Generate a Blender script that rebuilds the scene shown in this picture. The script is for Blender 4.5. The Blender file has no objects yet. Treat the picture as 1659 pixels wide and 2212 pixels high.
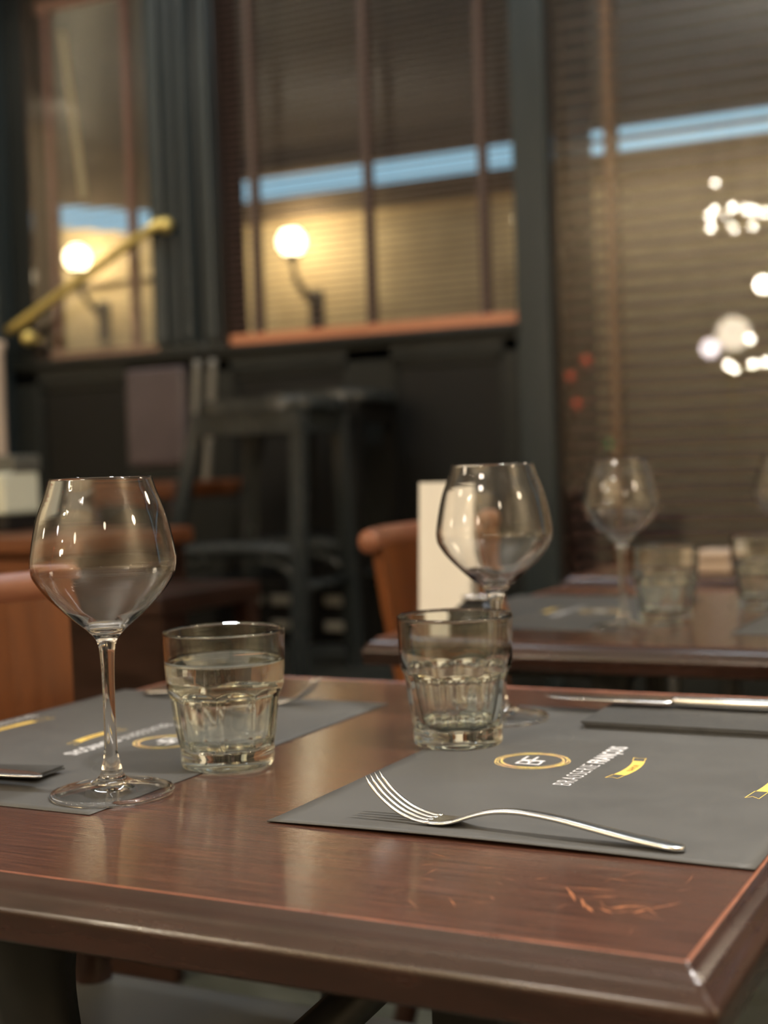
import bpy, bmesh, math, random
from mathutils import Vector, Matrix
PI = math.pi
random.seed(7)
sc = bpy.context.scene
C = sc.collection

# ------------------------------------------------------------------ camera
cam_d = bpy.data.cameras.new('camera'); cam = bpy.data.objects.new('camera', cam_d); C.objects.link(cam)
cam_d.sensor_fit = 'VERTICAL'; cam_d.sensor_height = 36.0; cam_d.sensor_width = 27.0
cam_d.lens = 3022.6 / 2212 * 36.0
cam_d.clip_start = 0.02; cam_d.clip_end = 60
cam.matrix_world = Matrix(((0.89206, 0.014449, 0.451686, 0.0),
                           (0.450711, 0.044519, -0.891559, 0.0),
                           (-0.032991, 0.998904, 0.033201, 0.9561),
                           (0, 0, 0, 1)))
cam_d.dof.use_dof = True
cam_d.dof.focus_distance = 0.83
cam_d.dof.aperture_fstop = (cam_d.lens / 1000) / 0.0093
sc.camera = cam

# ------------------------------------------------------------------ world, exposure
w = bpy.data.worlds.new('dusk_sky'); sc.world = w; w.use_nodes = True
bg = w.node_tree.nodes['Background']; bg.inputs[0].default_value = (0.40, 0.70, 0.88, 1); bg.inputs[1].default_value = 0.85
vs = sc.view_settings
vs.view_transform = 'Standard'; vs.look = 'None'; vs.gamma = 1; vs.use_curve_mapping = False; vs.exposure = 0.0
cy = sc.cycles
cy.max_bounces = 14; cy.transmission_bounces = 14; cy.glossy_bounces = 6; cy.diffuse_bounces = 3
cy.sample_clamp_indirect = 6.0; cy.use_denoising = True; cy.blur_glossy = 0.3

# ------------------------------------------------------------------ lamps and added fill lights
def light(name, kind, loc, energy, col, size=0.1, target=None, spot=None, size_y=None):
    d = bpy.data.lights.new(name, kind); o = bpy.data.objects.new(name, d); C.objects.link(o)
    d.energy = energy; d.color = col; o.location = loc
    if kind == 'AREA':
        d.size = size
        if size_y: d.shape = 'RECTANGLE'; d.size_y = size_y
    else: d.shadow_soft_size = size
    if spot: d.spot_size = spot; d.spot_blend = 0.5
    if target is not None:
        o.rotation_euler = (Vector(target) - Vector(loc)).to_track_quat('-Z', 'Y').to_euler()
    return o
WARM = (1.0, 0.84, 0.62)
light('table_pendant', 'SPOT', (-0.05, 0.82, 1.55), 34, (1.0, 0.95, 0.88), 0.03, (-0.14, 0.72, 0.75), math.radians(88))
light('ceiling_spot', 'SPOT', (0.3, 1.9, 2.9), 20, (1.0, 0.92, 0.80), 0.05, (-0.7, 1.3, 0.75), math.radians(70))
light('ceiling_fill', 'AREA', (-0.9, -1.7, 3.1), 20, (1.0, 0.90, 0.78), 0.5, (-0.9, 0.5, 0.8), size_y=0.25)  # unseen panel added overhead as soft fill
light('ceiling_strip', 'AREA', (-2.3, 2.9, 3.22), 20, (0.86, 0.93, 1.0), 1.4, (-2.3, 3.0, 0.0), size_y=0.05)
light('ceiling_strip', 'AREA', (-0.4, 2.8, 3.22), 20, (0.86, 0.93, 1.0), 1.4, (-0.4, 2.9, 0.0), size_y=0.05)
light('ceiling_downlight', 'SPOT', (-1.1, 2.5, 3.2), 42, (1.0, 0.92, 0.80), 0.04, (-1.0, 3.9, 1.2), math.radians(75))
light('stage_spot', 'SPOT', (-2.55, 2.9, 3.15), 26, (1.0, 0.94, 0.84), 0.03, (-2.65, 3.9, 1.9), math.radians(80))
light('ceiling_spot_left', 'SPOT', (-3.0, 2.2, 3.1), 75, (1.0, 0.90, 0.72), 0.04, (-3.2, 3.9, 1.7), math.radians(55))
# unseen fill lights added along the other walls to brighten the glass edges
light('wall_fill_rear', 'AREA', (-1.5, -1.9, 2.9), 80, WARM, 4.0, (-1.5, -2.6, 2.7), size_y=0.25)
light('wall_fill_right', 'AREA', (2.3, 0.8, 2.9), 85, WARM, 0.25, (3.0, 0.8, 2.7), size_y=4.0)
light('wall_fill_left', 'AREA', (-5.6, 0.8, 2.9), 30, WARM, 0.25, (-6.2, 0.8, 2.7), size_y=4.0)
# unseen upward fill, added so a brighter ceiling shows in the glasses
for x, y in ((-4.2, 0.6), (-1.2, 0.4), (1.4, 0.8)):
    light('fill_up', 'AREA', (x, y, 2.5), 17, (1.0, 0.93, 0.82), 0.5, (x, y, 3.3))
for i, (x, y, z, e) in enumerate(((1.0, 0.9, 1.6, 10), (-5.7, -0.5, 1.9, 10), (-1.0, -2.2, 1.9, 7), (1.2, -1.2, 2.1, 7), (-1.7, 0.35, 1.6, 5), (0.15, 1.85, 1.6, 8))):
    light('fill_point', 'POINT', (x, y, z), e * 1.25, WARM, 0.09)  # unseen point lights added for highlights on the glass edges

# ------------------------------------------------------------------ materials
def mat(name, col=(0.5, 0.5, 0.5), rough=0.5, metal=0.0, emit=None, estr=0, trans=0, ior=1.45, coat=0, spec=None):
    m = bpy.data.materials.new(name); m.use_nodes = True
    b = m.node_tree.nodes['Principled BSDF']
    b.inputs['Base Color'].default_value = (*col, 1); b.inputs['Roughness'].default_value = rough
    b.inputs['Metallic'].default_value = metal
    b.inputs['IOR'].default_value = ior
    if trans: b.inputs['Transmission Weight'].default_value = trans
    if coat: b.inputs['Coat Weight'].default_value = coat; b.inputs['Coat Roughness'].default_value = 0.08
    if emit: b.inputs['Emission Color'].default_value = (*emit, 1); b.inputs['Emission Strength'].default_value = estr
    if spec is not None: b.inputs['Specular IOR Level'].default_value = spec
    return m
def N(m, t, **kw):
    n = m.node_tree.nodes.new(t)
    for k, v in kw.items():
        if k.startswith('i_'): n.inputs[k[2:].replace('_', ' ')].default_value = v
        else: setattr(n, k, v)
    return n
def L(m, a, b): m.node_tree.links.new(a, b)
def grain(m, c1, c2, scale=(4, 60, 60), r=(0.2, 0.35), bump=0.0, detail=6, c3=None, nscale=1.0):
    """streaky colour + roughness variation in object space"""
    b = m.node_tree.nodes['Principled BSDF']
    tc = N(m, 'ShaderNodeTexCoord'); mp = N(m, 'ShaderNodeMapping'); mp.inputs['Scale'].default_value = scale
    L(m, tc.outputs['Object'], mp.inputs[0])
    nz = N(m, 'ShaderNodeTexNoise'); nz.inputs['Scale'].default_value = nscale; nz.inputs['Detail'].default_value = detail
    nz.inputs['Roughness'].default_value = 0.65
    L(m, mp.outputs[0], nz.inputs['Vector'])
    cr = N(m, 'ShaderNodeValToRGB'); cr.color_ramp.elements[0].position = 0.33; cr.color_ramp.elements[1].position = 0.68
    cr.color_ramp.elements[0].color = (*c1, 1); cr.color_ramp.elements[1].color = (*c2, 1)
    if c3: e = cr.color_ramp.elements.new(0.5); e.color = (*c3, 1)
    L(m, nz.outputs['Fac'], cr.inputs[0]); L(m, cr.outputs[0], b.inputs['Base Color'])
    mr = N(m, 'ShaderNodeMapRange'); mr.inputs['From Min'].default_value = 0.3; mr.inputs['From Max'].default_value = 0.7
    mr.inputs['To Min'].default_value = r[0]; mr.inputs['To Max'].default_value = r[1]
    L(m, nz.outputs['Fac'], mr.inputs[0]); L(m, mr.outputs[0], b.inputs['Roughness'])
    if bump:
        bp = N(m, 'ShaderNodeBump'); bp.inputs['Strength'].default_value = bump; bp.inputs['Distance'].default_value = 0.001
        L(m, nz.outputs['Fac'], bp.inputs['Height']); L(m, bp.outputs[0], b.inputs['Normal'])
    return m
M = {}
M['table'] = grain(mat('mahogany_top', spec=0.2), (0.034, 0.012, 0.007), (0.135, 0.050, 0.027), (13, 480, 60), (0.36, 0.48), 0.10, c3=(0.062, 0.024, 0.014))
bt_ = M['table'].node_tree.nodes['Principled BSDF']; bt_.inputs['Coat Weight'].default_value = 1.0; bt_.inputs['Coat IOR'].default_value = 1.55
def coat_relief(m, rough, dist, sc_=(260, 900, 200), strength=0.25):
    b = m.node_tree.nodes['Principled BSDF']
    tc = N(m, 'ShaderNodeTexCoord'); mp = N(m, 'ShaderNodeMapping'); mp.inputs['Scale'].default_value = sc_; L(m, tc.outputs['Object'], mp.inputs[0])
    nz = N(m, 'ShaderNodeTexNoise'); nz.inputs['Scale'].default_value = 1.0; nz.inputs['Detail'].default_value = 3; L(m, mp.outputs[0], nz.inputs['Vector'])
    bp = N(m, 'ShaderNodeBump'); bp.inputs['Strength'].default_value = strength; bp.inputs['Distance'].default_value = dist
    L(m, nz.outputs['Fac'], bp.inputs['Height']); L(m, bp.outputs[0], b.inputs['Coat Normal'])
    n2 = N(m, 'ShaderNodeTexNoise'); n2.inputs['Scale'].default_value = 9.0; n2.inputs['Detail'].default_value = 5; L(m, tc.outputs['Object'], n2.inputs['Vector'])
    mr = N(m, 'ShaderNodeMapRange'); mr.inputs['From Min'].default_value = 0.35; mr.inputs['From Max'].default_value = 0.7
    mr.inputs['To Min'].default_value = rough[0]; mr.inputs['To Max'].default_value = rough[1]
    L(m, n2.outputs['Fac'], mr.inputs[0]); L(m, mr.outputs[0], b.inputs['Coat Roughness'])
coat_relief(M['table'], (0.02, 0.06), 0.0004, (180, 1100, 200))
M['edge'] = grain(mat('mahogany_edge', coat=0.3), (0.020, 0.0085, 0.006), (0.048, 0.020, 0.014), (5, 5, 40), (0.2, 0.34), 0.10)
M['bead'] = grain(mat('worn_bead'), (0.16, 0.055, 0.03), (0.34, 0.13, 0.075), (30, 30, 30), (0.25, 0.4), 0.0)
M['scratch'] = grain(mat('bare_scratch'), (0.20, 0.07, 0.03), (0.44, 0.17, 0.07), (200, 200, 10), (0.3, 0.5))
M['chairwood'] = grain(mat('orange_oak'), (0.085, 0.022, 0.004), (0.19, 0.058, 0.011), (14, 14, 1.6), (0.3, 0.45), 0.05)
M['crest'] = grain(mat('reddish_crest'), (0.20, 0.075, 0.042), (0.30, 0.125, 0.07), (5, 5, 30), (0.25, 0.35))
M['darkwood'] = grain(mat('dark_wood', spec=0.3), (0.014, 0.006, 0.004), (0.032, 0.013, 0.008), (5, 5, 20), (0.3, 0.5))
M['sideboard'] = grain(mat('sideboard_wood'), (0.09, 0.028, 0.010), (0.17, 0.06, 0.022), (3, 30, 30), (0.3, 0.45))
M['paint'] = grain(mat('dark_green_paint', spec=0.3), (0.0085, 0.0100, 0.0092), (0.012, 0.0138, 0.0128), (6, 6, 1.5), (0.34, 0.46))
M['paint_post'] = grain(mat('post_paint', spec=0.4), (0.015, 0.0215, 0.0225), (0.021, 0.027, 0.028), (6, 6, 1.0), (0.25, 0.38))
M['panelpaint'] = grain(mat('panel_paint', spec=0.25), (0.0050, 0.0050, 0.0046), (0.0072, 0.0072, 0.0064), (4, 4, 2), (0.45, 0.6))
M['jamb'] = grain(mat('jamb_wood', spec=0.3), (0.024, 0.014, 0.010), (0.034, 0.021, 0.015), (8, 8, 1), (0.4, 0.6))
M['slat'] = grain(mat('blind_slat'), (0.085, 0.050, 0.040), (0.125, 0.075, 0.060), (1.5, 20, 20), (0.35, 0.5))
M['slat_wide'] = grain(mat('blind_slat_wide'), (0.066, 0.035, 0.027), (0.10, 0.055, 0.041), (1.5, 20, 20), (0.35, 0.5))
M['rail_orange'] = grain(mat('orange_bottom_rail'), (0.34, 0.13, 0.06), (0.42, 0.17, 0.085), (3, 30, 30), (0.35, 0.5))
M['rail_dusty'] = grain(mat('dusty_bottom_rail'), (0.19, 0.10, 0.072), (0.24, 0.13, 0.095), (3, 30, 30), (0.4, 0.5))
M['tape'] = mat('ladder_tape', (0.062, 0.038, 0.027), 0.8)
M['tape_pink'] = mat('pink_ladder_tape', (0.20, 0.105, 0.088), 0.8)
M['tape_tan'] = mat('tan_ladder_tape', (0.14, 0.078, 0.042), 0.8)
M['streak'] = mat('ivory_streak', (0.5, 0.44, 0.28), 0.5)
M['brass'] = mat('brass', (0.66, 0.52, 0.17), 0.48, 0.75)
M['steel'] = mat('steel', (0.66, 0.655, 0.64), 0.21, 1.0)
M['iron'] = grain(mat('black_iron'), (0.006, 0.007, 0.006), (0.012, 0.012, 0.011), (20, 20, 20), (0.4, 0.6))
M['stoolpaint'] = grain(mat('stool_paint'), (0.018, 0.022, 0.023), (0.030, 0.035, 0.036), (10, 10, 3), (0.20, 0.30))
M['vinyl'] = mat('grey_vinyl', (0.10, 0.10, 0.088), 0.45)
M['bvinyl'] = grain(mat('violet_vinyl'), (0.048, 0.037, 0.041), (0.070, 0.053, 0.058), (3, 3, 3), (0.3, 0.45))
M['paper'] = grain(mat('cream_card'), (0.78, 0.77, 0.73), (0.83, 0.82, 0.78), (10, 10, 10), (0.6, 0.7))
M['napkin_w'] = mat('white_napkins', (0.62, 0.65, 0.55), 0.8)
M['red'] = mat('red_label', (0.30, 0.02, 0.03), 0.5)
M['napkin'] = grain(mat('charcoal_napkin'), (0.034, 0.033, 0.031), (0.050, 0.049, 0.046), (120, 120, 40), (0.55, 0.7), 0.15)
M['gold'] = mat('gold_print', (0.78, 0.55, 0.13), 0.45)
M['goldline'] = grain(mat('ring_print'), (0.70, 0.62, 0.12), (0.78, 0.45, 0.30), (40, 40, 40), (0.4, 0.5))
M['white'] = mat('white_print', (0.72, 0.72, 0.74), 0.5)
M['ribtext'] = mat('brown_print', (0.22, 0.10, 0.02), 0.6)
M['millwood'] = grain(mat('mill_wood'), (0.17, 0.065, 0.022), (0.25, 0.10, 0.038), (10, 10, 60), (0.25, 0.4))
M['black'] = mat('black_ceramic', (0.012, 0.012, 0.013), 0.18)
M['darkmetal'] = mat('dark_metal', (0.10, 0.10, 0.10), 0.3, 1.0)
M['beigecloth'] = mat('beige_cloth', (0.42, 0.33, 0.26), 0.8)
def glassmat(name, col, ior):
    m = bpy.data.materials.new(name); m.use_nodes = True; nt = m.node_tree; nt.nodes.clear()
    g = nt.nodes.new('ShaderNodeBsdfGlass'); g.inputs['Color'].default_value = (*col, 1); g.inputs['Roughness'].default_value = 0.0; g.inputs['IOR'].default_value = ior
    o = nt.nodes.new('ShaderNodeOutputMaterial'); nt.links.new(g.outputs[0], o.inputs[0]); return m
M['glass'] = glassmat('clear_glass', (1.0, 1.0, 1.0), 1.47)
M['tumblerglass'] = glassmat('tumbler_glass', (0.985, 1.0, 0.988), 1.5)
M['water'] = glassmat('water', (1, 1, 1), 1.33)
def thin_sheet(name, ior):
    m = bpy.data.materials.new(name); m.use_nodes = True; nt = m.node_tree; nt.nodes.clear()
    tr = nt.nodes.new('ShaderNodeBsdfTransparent'); gl = nt.nodes.new('ShaderNodeBsdfGlossy'); gl.inputs['Roughness'].default_value = 0.02
    lw = nt.nodes.new('ShaderNodeLayerWeight'); lw.inputs['Blend'].default_value = 0.5
    pw = nt.nodes.new('ShaderNodeMath'); pw.operation = 'POWER'; pw.inputs[1].default_value = 5.0
    fr = nt.nodes.new('ShaderNodeMath'); fr.operation = 'MULTIPLY_ADD'; fr.inputs[1].default_value = 1.3; fr.inputs[2].default_value = 0.04
    mx = nt.nodes.new('ShaderNodeMixShader'); o = nt.nodes.new('ShaderNodeOutputMaterial')
    nt.links.new(lw.outputs['Facing'], pw.inputs[0]); nt.links.new(pw.outputs[0], fr.inputs[0])
    nt.links.new(fr.outputs[0], mx.inputs[0]); nt.links.new(tr.outputs[0], mx.inputs[1]); nt.links.new(gl.outputs[0], mx.inputs[2]); nt.links.new(mx.outputs[0], o.inputs[0])
    return m
M['thin_glass'] = thin_sheet('thin_glass', 1.35)
M['pane'] = mat('window_glass', (1, 1, 1), 0.0, trans=1.0, ior=1.45)
M['globe'] = mat('lit_globe', (1, 1, 1), 0.5, emit=(1.0, 0.84, 0.52), estr=115)
M['globe_dim'] = mat('lit_globe_dim', (1, 1, 1), 0.5, emit=(1.0, 0.80, 0.50), estr=3.5)
M['bulb'] = mat('lit_bulb', (1, 1, 1), 0.5, emit=(1.0, 0.90, 0.70), estr=240)
M['bulb_cool'] = mat('lit_bulb_cool', (1, 1, 1), 0.5, emit=(1.0, 0.86, 0.84), estr=42)
M['redlamp'] = mat('lit_red_glass', (1, 0.2, 0.1), 0.5, emit=(1.0, 0.16, 0.08), estr=4.5)
M['greenlamp'] = mat('lit_green', (0.1, 1, 0.3), 0.5, emit=(0.05, 1.0, 0.25), estr=3)
M['cream'] = grain(mat('cream_plaster'), (0.60, 0.50, 0.36), (0.68, 0.58, 0.43), (2, 2, 2), (0.7, 0.8))
M['ceiling'] = mat('ceiling_paint', (0.66, 0.63, 0.57), 0.8)
M['outwall'] = grain(mat('ochre_render'), (0.40, 0.29, 0.16), (0.56, 0.43, 0.25), (2.2, 2.2, 5), (0.7, 0.85), 0.2, nscale=1.5)
M['awning'] = grain(mat('brown_awning'), (0.075, 0.052, 0.032), (0.10, 0.07, 0.042), (2, 2, 9), (0.7, 0.8))
M['stage'] = grain(mat('stage_floor'), (0.020, 0.022, 0.019), (0.036, 0.038, 0.033), (5, 5, 5), (0.35, 0.55))
M['bpost'] = mat('worn_grey_post', (0.12, 0.11, 0.09), 0.5)
M['grille'] = mat('beige_grille', (0.23, 0.21, 0.165), 0.5)

# charcoal paper with faint mottling
m = M['mat'] = grain(mat('charcoal_paper', spec=0.3), (0.072, 0.0715, 0.069), (0.088, 0.0875, 0.0845), (14, 14, 14), (0.45, 0.55), 0.0)
# grey-green slate tiles
m = M['tile'] = grain(mat('slate_tile'), (0.05, 0.055, 0.042), (0.13, 0.135, 0.11), (9, 9, 9), (0.3, 0.55), 0.3)
M['grout'] = mat('grout', (0.10, 0.095, 0.08), 0.8)

# ------------------------------------------------------------------ mesh helpers
def link(name, me, m, parent=None, smooth=False, loc=None):
    o = bpy.data.objects.new(name, me); C.objects.link(o)
    if m is not None and not me.materials: me.materials.append(m)
    if smooth:
        for p in me.polygons: p.use_smooth = True
    if parent: o.parent = parent
    if loc: o.location = loc
    return o
def pd(name, vs_, fs, m, parent=None, smooth=False, loc=None):
    me = bpy.data.meshes.new(name); me.from_pydata([tuple(v) for v in vs_], [], fs); me.update()
    return link(name, me, m, parent, smooth, loc)
def tag(o, label=None, cat=None, group=None, kind=None):
    if label: o['label'] = label
    if cat: o['category'] = cat
    if group: o['group'] = group
    if kind: o['kind'] = kind
    return o
def thing(name, loc, label, cat, rz=0.0, group=None):
    o = bpy.data.objects.new(name, None); C.objects.link(o); o.location = loc; o.rotation_euler = (0, 0, rz)
    o.empty_display_size = 0.05
    return tag(o, label, cat, group)
def bevel_bm(bm, wd, seg=2):
    if wd > 0: bmesh.ops.bevel(bm, geom=list(bm.edges), offset=wd, segments=seg, profile=0.5, affect='EDGES')
def box(name, lo, hi, m, parent=None, bev=0.0, seg=2):
    bm = bmesh.new(); boxes_into(bm, [(lo, hi)]); bevel_bm(bm, bev, seg)
    return bmo(name, bm, m, parent)
def boxes_into(bm, bs):
    for lo, hi in bs:
        v = [bm.verts.new((x, y, z)) for x in (lo[0], hi[0]) for y in (lo[1], hi[1]) for z in (lo[2], hi[2])]
        for f in ((0, 1, 3, 2), (4, 6, 7, 5), (0, 4, 5, 1), (2, 3, 7, 6), (0, 2, 6, 4), (1, 5, 7, 3)):
            bm.faces.new([v[i] for i in f])
def boxes(name, bs, m, parent=None):
    bm = bmesh.new(); boxes_into(bm, bs); return bmo(name, bm, m, parent)
def bmo(name, bm, m, parent=None, smooth=False):
    bmesh.ops.recalc_face_normals(bm, faces=bm.faces)
    me = bpy.data.meshes.new(name); bm.to_mesh(me); bm.free()
    return link(name, me, m, parent, smooth)
def lathe(name, prof, m, parent=None, seg=64, closed=False, radial=None, loc=None):
    """revolve (r,z); closed loops the profile (a shell); r==0 ends become poles"""
    vs_, fs, rings = [], [], []
    for k, (r, z) in enumerate(prof):
        if r < 1e-6: rings.append([len(vs_)]); vs_.append((0, 0, z))
        else:
            s = len(vs_)
            for i in range(seg):
                a = 2 * PI * i / seg
                rr = radial(r, z, a, k) if radial else r
                vs_.append((rr * math.cos(a), rr * math.sin(a), z))
            rings.append(list(range(s, s + seg)))
    n = len(rings)
    for k in range(n if closed else n - 1):
        A, B = rings[k], rings[(k + 1) % n]
        if len(A) == 1 and len(B) == 1: continue
        for i in range(seg):
            j = (i + 1) % seg
            if len(A) == 1: fs.append((A[0], B[j], B[i]))
            elif len(B) == 1: fs.append((A[i], A[j], B[0]))
            else: fs.append((A[i], A[j], B[j], B[i]))
    o = pd(name, vs_, fs, m, parent, True, loc)
    bm = bmesh.new(); bm.from_mesh(o.data); bmesh.ops.recalc_face_normals(bm, faces=bm.faces); bm.to_mesh(o.data); bm.free()
    for p in o.data.polygons: p.use_smooth = True
    return o
def smooth_prof(pts, n=4):
    """Catmull-Rom through (r,z) points"""
    out = []
    P = [pts[0]] + list(pts) + [pts[-1]]
    for i in range(1, len(P) - 2):
        p0, p1, p2, p3 = P[i - 1], P[i], P[i + 1], P[i + 2]
        for k in range(n):
            t = k / n
            out.append(tuple(0.5 * ((2 * p1[c]) + (-p0[c] + p2[c]) * t + (2 * p0[c] - 5 * p1[c] + 4 * p2[c] - p3[c]) * t * t + (-p0[c] + 3 * p1[c] - 3 * p2[c] + p3[c]) * t ** 3) for c in range(len(p1))))
    out.append(tuple(pts[-1])); return out
def sweep(name, pts, rad, m, parent=None, seg=12, flat=1.0, up=(0, 0, 1), square=False, n=5, smooth=True):
    """tube through pts; rad scalar or per-point; flat = thickness ratio along 'up'"""
    P = smooth_prof([tuple(p) for p in pts], n) if len(pts) > 2 and n > 1 else [tuple(p) for p in pts]
    P = [Vector(p) for p in P]
    if isinstance(rad, (int, float)): R = [rad] * len(P)
    else:
        R = [r_[0] for r_ in smooth_prof([(r,) for r in rad], n)] if len(pts) > 2 and n > 1 else list(rad)
    vs_, fs = [], []
    for i, p in enumerate(P):
        t = (P[min(i + 1, len(P) - 1)] - P[max(i - 1, 0)]).normalized()
        u = Vector(up); s = t.cross(u)
        if s.length < 1e-4: s = t.cross(Vector((1, 0, 0)))
        s.normalize(); u2 = s.cross(t).normalized()
        for k in range(seg):
            a = 2 * PI * k / seg + (PI / seg if square else 0)
            ca, sa = math.cos(a), math.sin(a)
            if square:
                q = 1 / max(abs(ca), abs(sa)); ca *= q; sa *= q
            vs_.append(p + s * (R[i] * ca) + u2 * (R[i] * flat * sa))
    for i in range(len(P) - 1):
        for k in range(seg):
            a, b = i * seg + k, i * seg + (k + 1) % seg
            fs.append((a, b, b + seg, a + seg))
    fs.append(tuple(range(seg))[::-1]); fs.append(tuple(range((len(P) - 1) * seg, len(P) * seg)))
    return pd(name, vs_, fs, m, parent, smooth)
def copy_tree(o, parent=None):
    c = o.copy(); C.objects.link(c)
    if parent: c.parent = parent
    for ch in list(o.children): copy_tree(ch, c)
    return c
def prism(bm, outline, z0, z1):
    a = [bm.verts.new((x, y, z0)) for x, y in outline]; b = [bm.verts.new((x, y, z1)) for x, y in outline]
    bm.faces.new(a[::-1]); bm.faces.new(b); n = len(a)
    for i in range(n): bm.faces.new((a[i], a[(i + 1) % n], b[(i + 1) % n], b[i]))

# ================================================================== THE SETTING
S = 'structure'
WY = 3.95       # room face of the window wall
tag(box('floor', (-6.2, -2.6, -0.1), (3.0, 4.2, -0.006), M['grout']), kind=S)
floor = bpy.data.objects['floor']
tl = None
for ix in range(14):
    for iy in range(12):
        x0, y0 = -3.3 + ix * 0.3, 0.3 + iy * 0.3
        if x0 < -1.5 and y0 > 3.0: continue
        if tl is None:
            tl = box('tile', (0.002, 0.002, -0.006), (0.298, 0.298, 0.0), M['tile'], floor, 0.001, 1); t = tl
        else:
            t = tl.copy(); C.objects.link(t)
        t.location = (x0, y0, random.uniform(-0.0006, 0.0006))
tag(box('floor_stage', (-6.2, 3.15, 0.0), (-1.46, 4.14, 0.39), M['stage']), kind=S)
tag(box('trim_1', (-6.2, 3.12, 0.36), (-1.46, 3.16, 0.40), M['darkmetal']), kind=S)
tag(box('ceiling', (-6.2, -2.6, 3.3), (3.0, 4.2, 3.4), M['ceiling']), kind=S)
tag(box('wall_rear', (-6.2, -2.7, -0.1), (3.0, -2.6, 3.3), M['cream']), kind=S)
tag(box('wall_left', (-6.3, -2.6, -0.1), (-6.2, 4.2, 3.3), M['cream']), kind=S)
tag(box('wall_right', (3.0, -2.6, -0.1), (3.1, 4.2, 3.3), M['cream']), kind=S)

# window wall: openings W1 x[-3.36,-2.83] z[1.37,2.66]; W2 x[-2.575,-1.525] z[1.36,2.95]; W3 x[-1.415,2.9] z[0.45,3.1]
Y0, Y1 = WY, WY + 0.14
wall = boxes('wall_windows', [
    ((-6.2, Y0, 0.39), (-1.415, Y1, 1.365)),                 # dado wall under windows 1 and 2
    ((-6.2, Y0, 1.365), (-3.39, Y1, 3.3)),
    ((-2.83, Y0, 1.365), (-2.58, Y1, 3.3)),
    ((-1.52, Y0, 0.0), (-1.415, Y0 + 0.40, 3.3)),
    ((-3.39, Y0, 2.66), (-2.83, Y1, 3.3)),
    ((-2.58, Y0, 3.0), (-1.52, Y1, 3.3)),
    ((-1.415, Y0, 3.12), (3.0, Y1, 3.3)),
    ((-1.415, Y0, -0.05), (3.0, Y1, 0.42)),
    ((2.9, Y0, 0.42), (3.0, Y1, 3.12))], M['paint'])
tag(wall, kind=S)
# posts and mouldings proud of the wall
for i, (x0, x1, z0, z1, dy) in enumerate([
        (-2.835, -2.575, 1.39, 3.3, 0.018), (-1.522, -1.413, -0.05, 3.3, 0.030)]):
    p = box('trim_%d' % (i + 2), (x0, Y0 - dy, z0 if i else 1.33), (x1, Y0, z1), M['paint_post'], bev=0.004, seg=1); tag(p, kind=S)
for x, w_ in ((-2.800, 0.028), (-2.735, 0.012), (-2.690, 0.014), (-2.600, 0.020)):
    box('moulding', (x - w_, Y0 - 0.050, 1.39), (x + w_, Y0 - 0.016, 3.3), M['paint_post'], bpy.data.objects['trim_2'], 0.008)
for x in (-2.648, -2.829):  # thin dark strips paint in the shade of grooves on the post
    box('groove_shade', (x - 0.010, Y0 - 0.0195, 1.39), (x + 0.010, Y0 - 0.016, 3.3), M['panelpaint'], bpy.data.objects['trim_2'])
# rails, stiles and recessed panels of the dado
SZ = [(-6.2, -3.36), (-2.975, -2.54), (-2.11, -1.945), (-1.575, -1.52)]
for x0, x1 in SZ:
    box('stile', (x0, Y0 - 0.022, 0.52), (x1, Y0, 1.33), M['paint'], wall, 0.004, 1)
box('top_rail', (-6.2, Y0 - 0.022, 1.285), (-1.52, Y0, 1.345), M['paint'], wall, 0.004, 1)
box('sill', (-6.2, Y0 - 0.040, 1.345), (-1.515, Y0, 1.368), M['paint'], wall, 0.005)
box('bottom_rail', (-6.2, Y0 - 0.022, 0.39), (-1.52, Y0, 0.54), M['paint'], wall, 0.004, 1)
for x0, x1 in ((-3.36, -2.975), (-2.54, -2.11), (-1.945, -1.575)):
    p = box('panel', (x0 + 0.012, Y0 - 0.006, 0.56), (x1 - 0.012, Y0 + 0.0, 1.26), M['panelpaint'], wall, 0.002, 1)
    boxes('panel_frame', [((x0, Y0 - 0.014, 0.54), (x0 + 0.014, Y0, 1.28)), ((x1 - 0.014, Y0 - 0.014, 0.54), (x1, Y0, 1.28)),
                          ((x0, Y0 - 0.014, 1.265), (x1, Y0, 1.285)), ((x0, Y0 - 0.014, 0.54), (x1, Y0, 0.555))], M['paint'], p)
# pilaster at the far left of the frame
pl = tag(box('trim_4', (-3.60, Y0 - 0.10, 0.39), (-3.47, Y0, 3.3), M['paint_post'], bev=0.01), kind=S)
lathe('column', [(0.0, 0.39), (0.030, 0.39), (0.030, 0.42), (0.020, 0.44), (0.020, 1.40), (0.028, 1.42), (0.028, 1.44), (0, 1.44)], M['beigecloth'], pl, 20, loc=(-3.455, Y0 - 0.12, 0))

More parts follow.
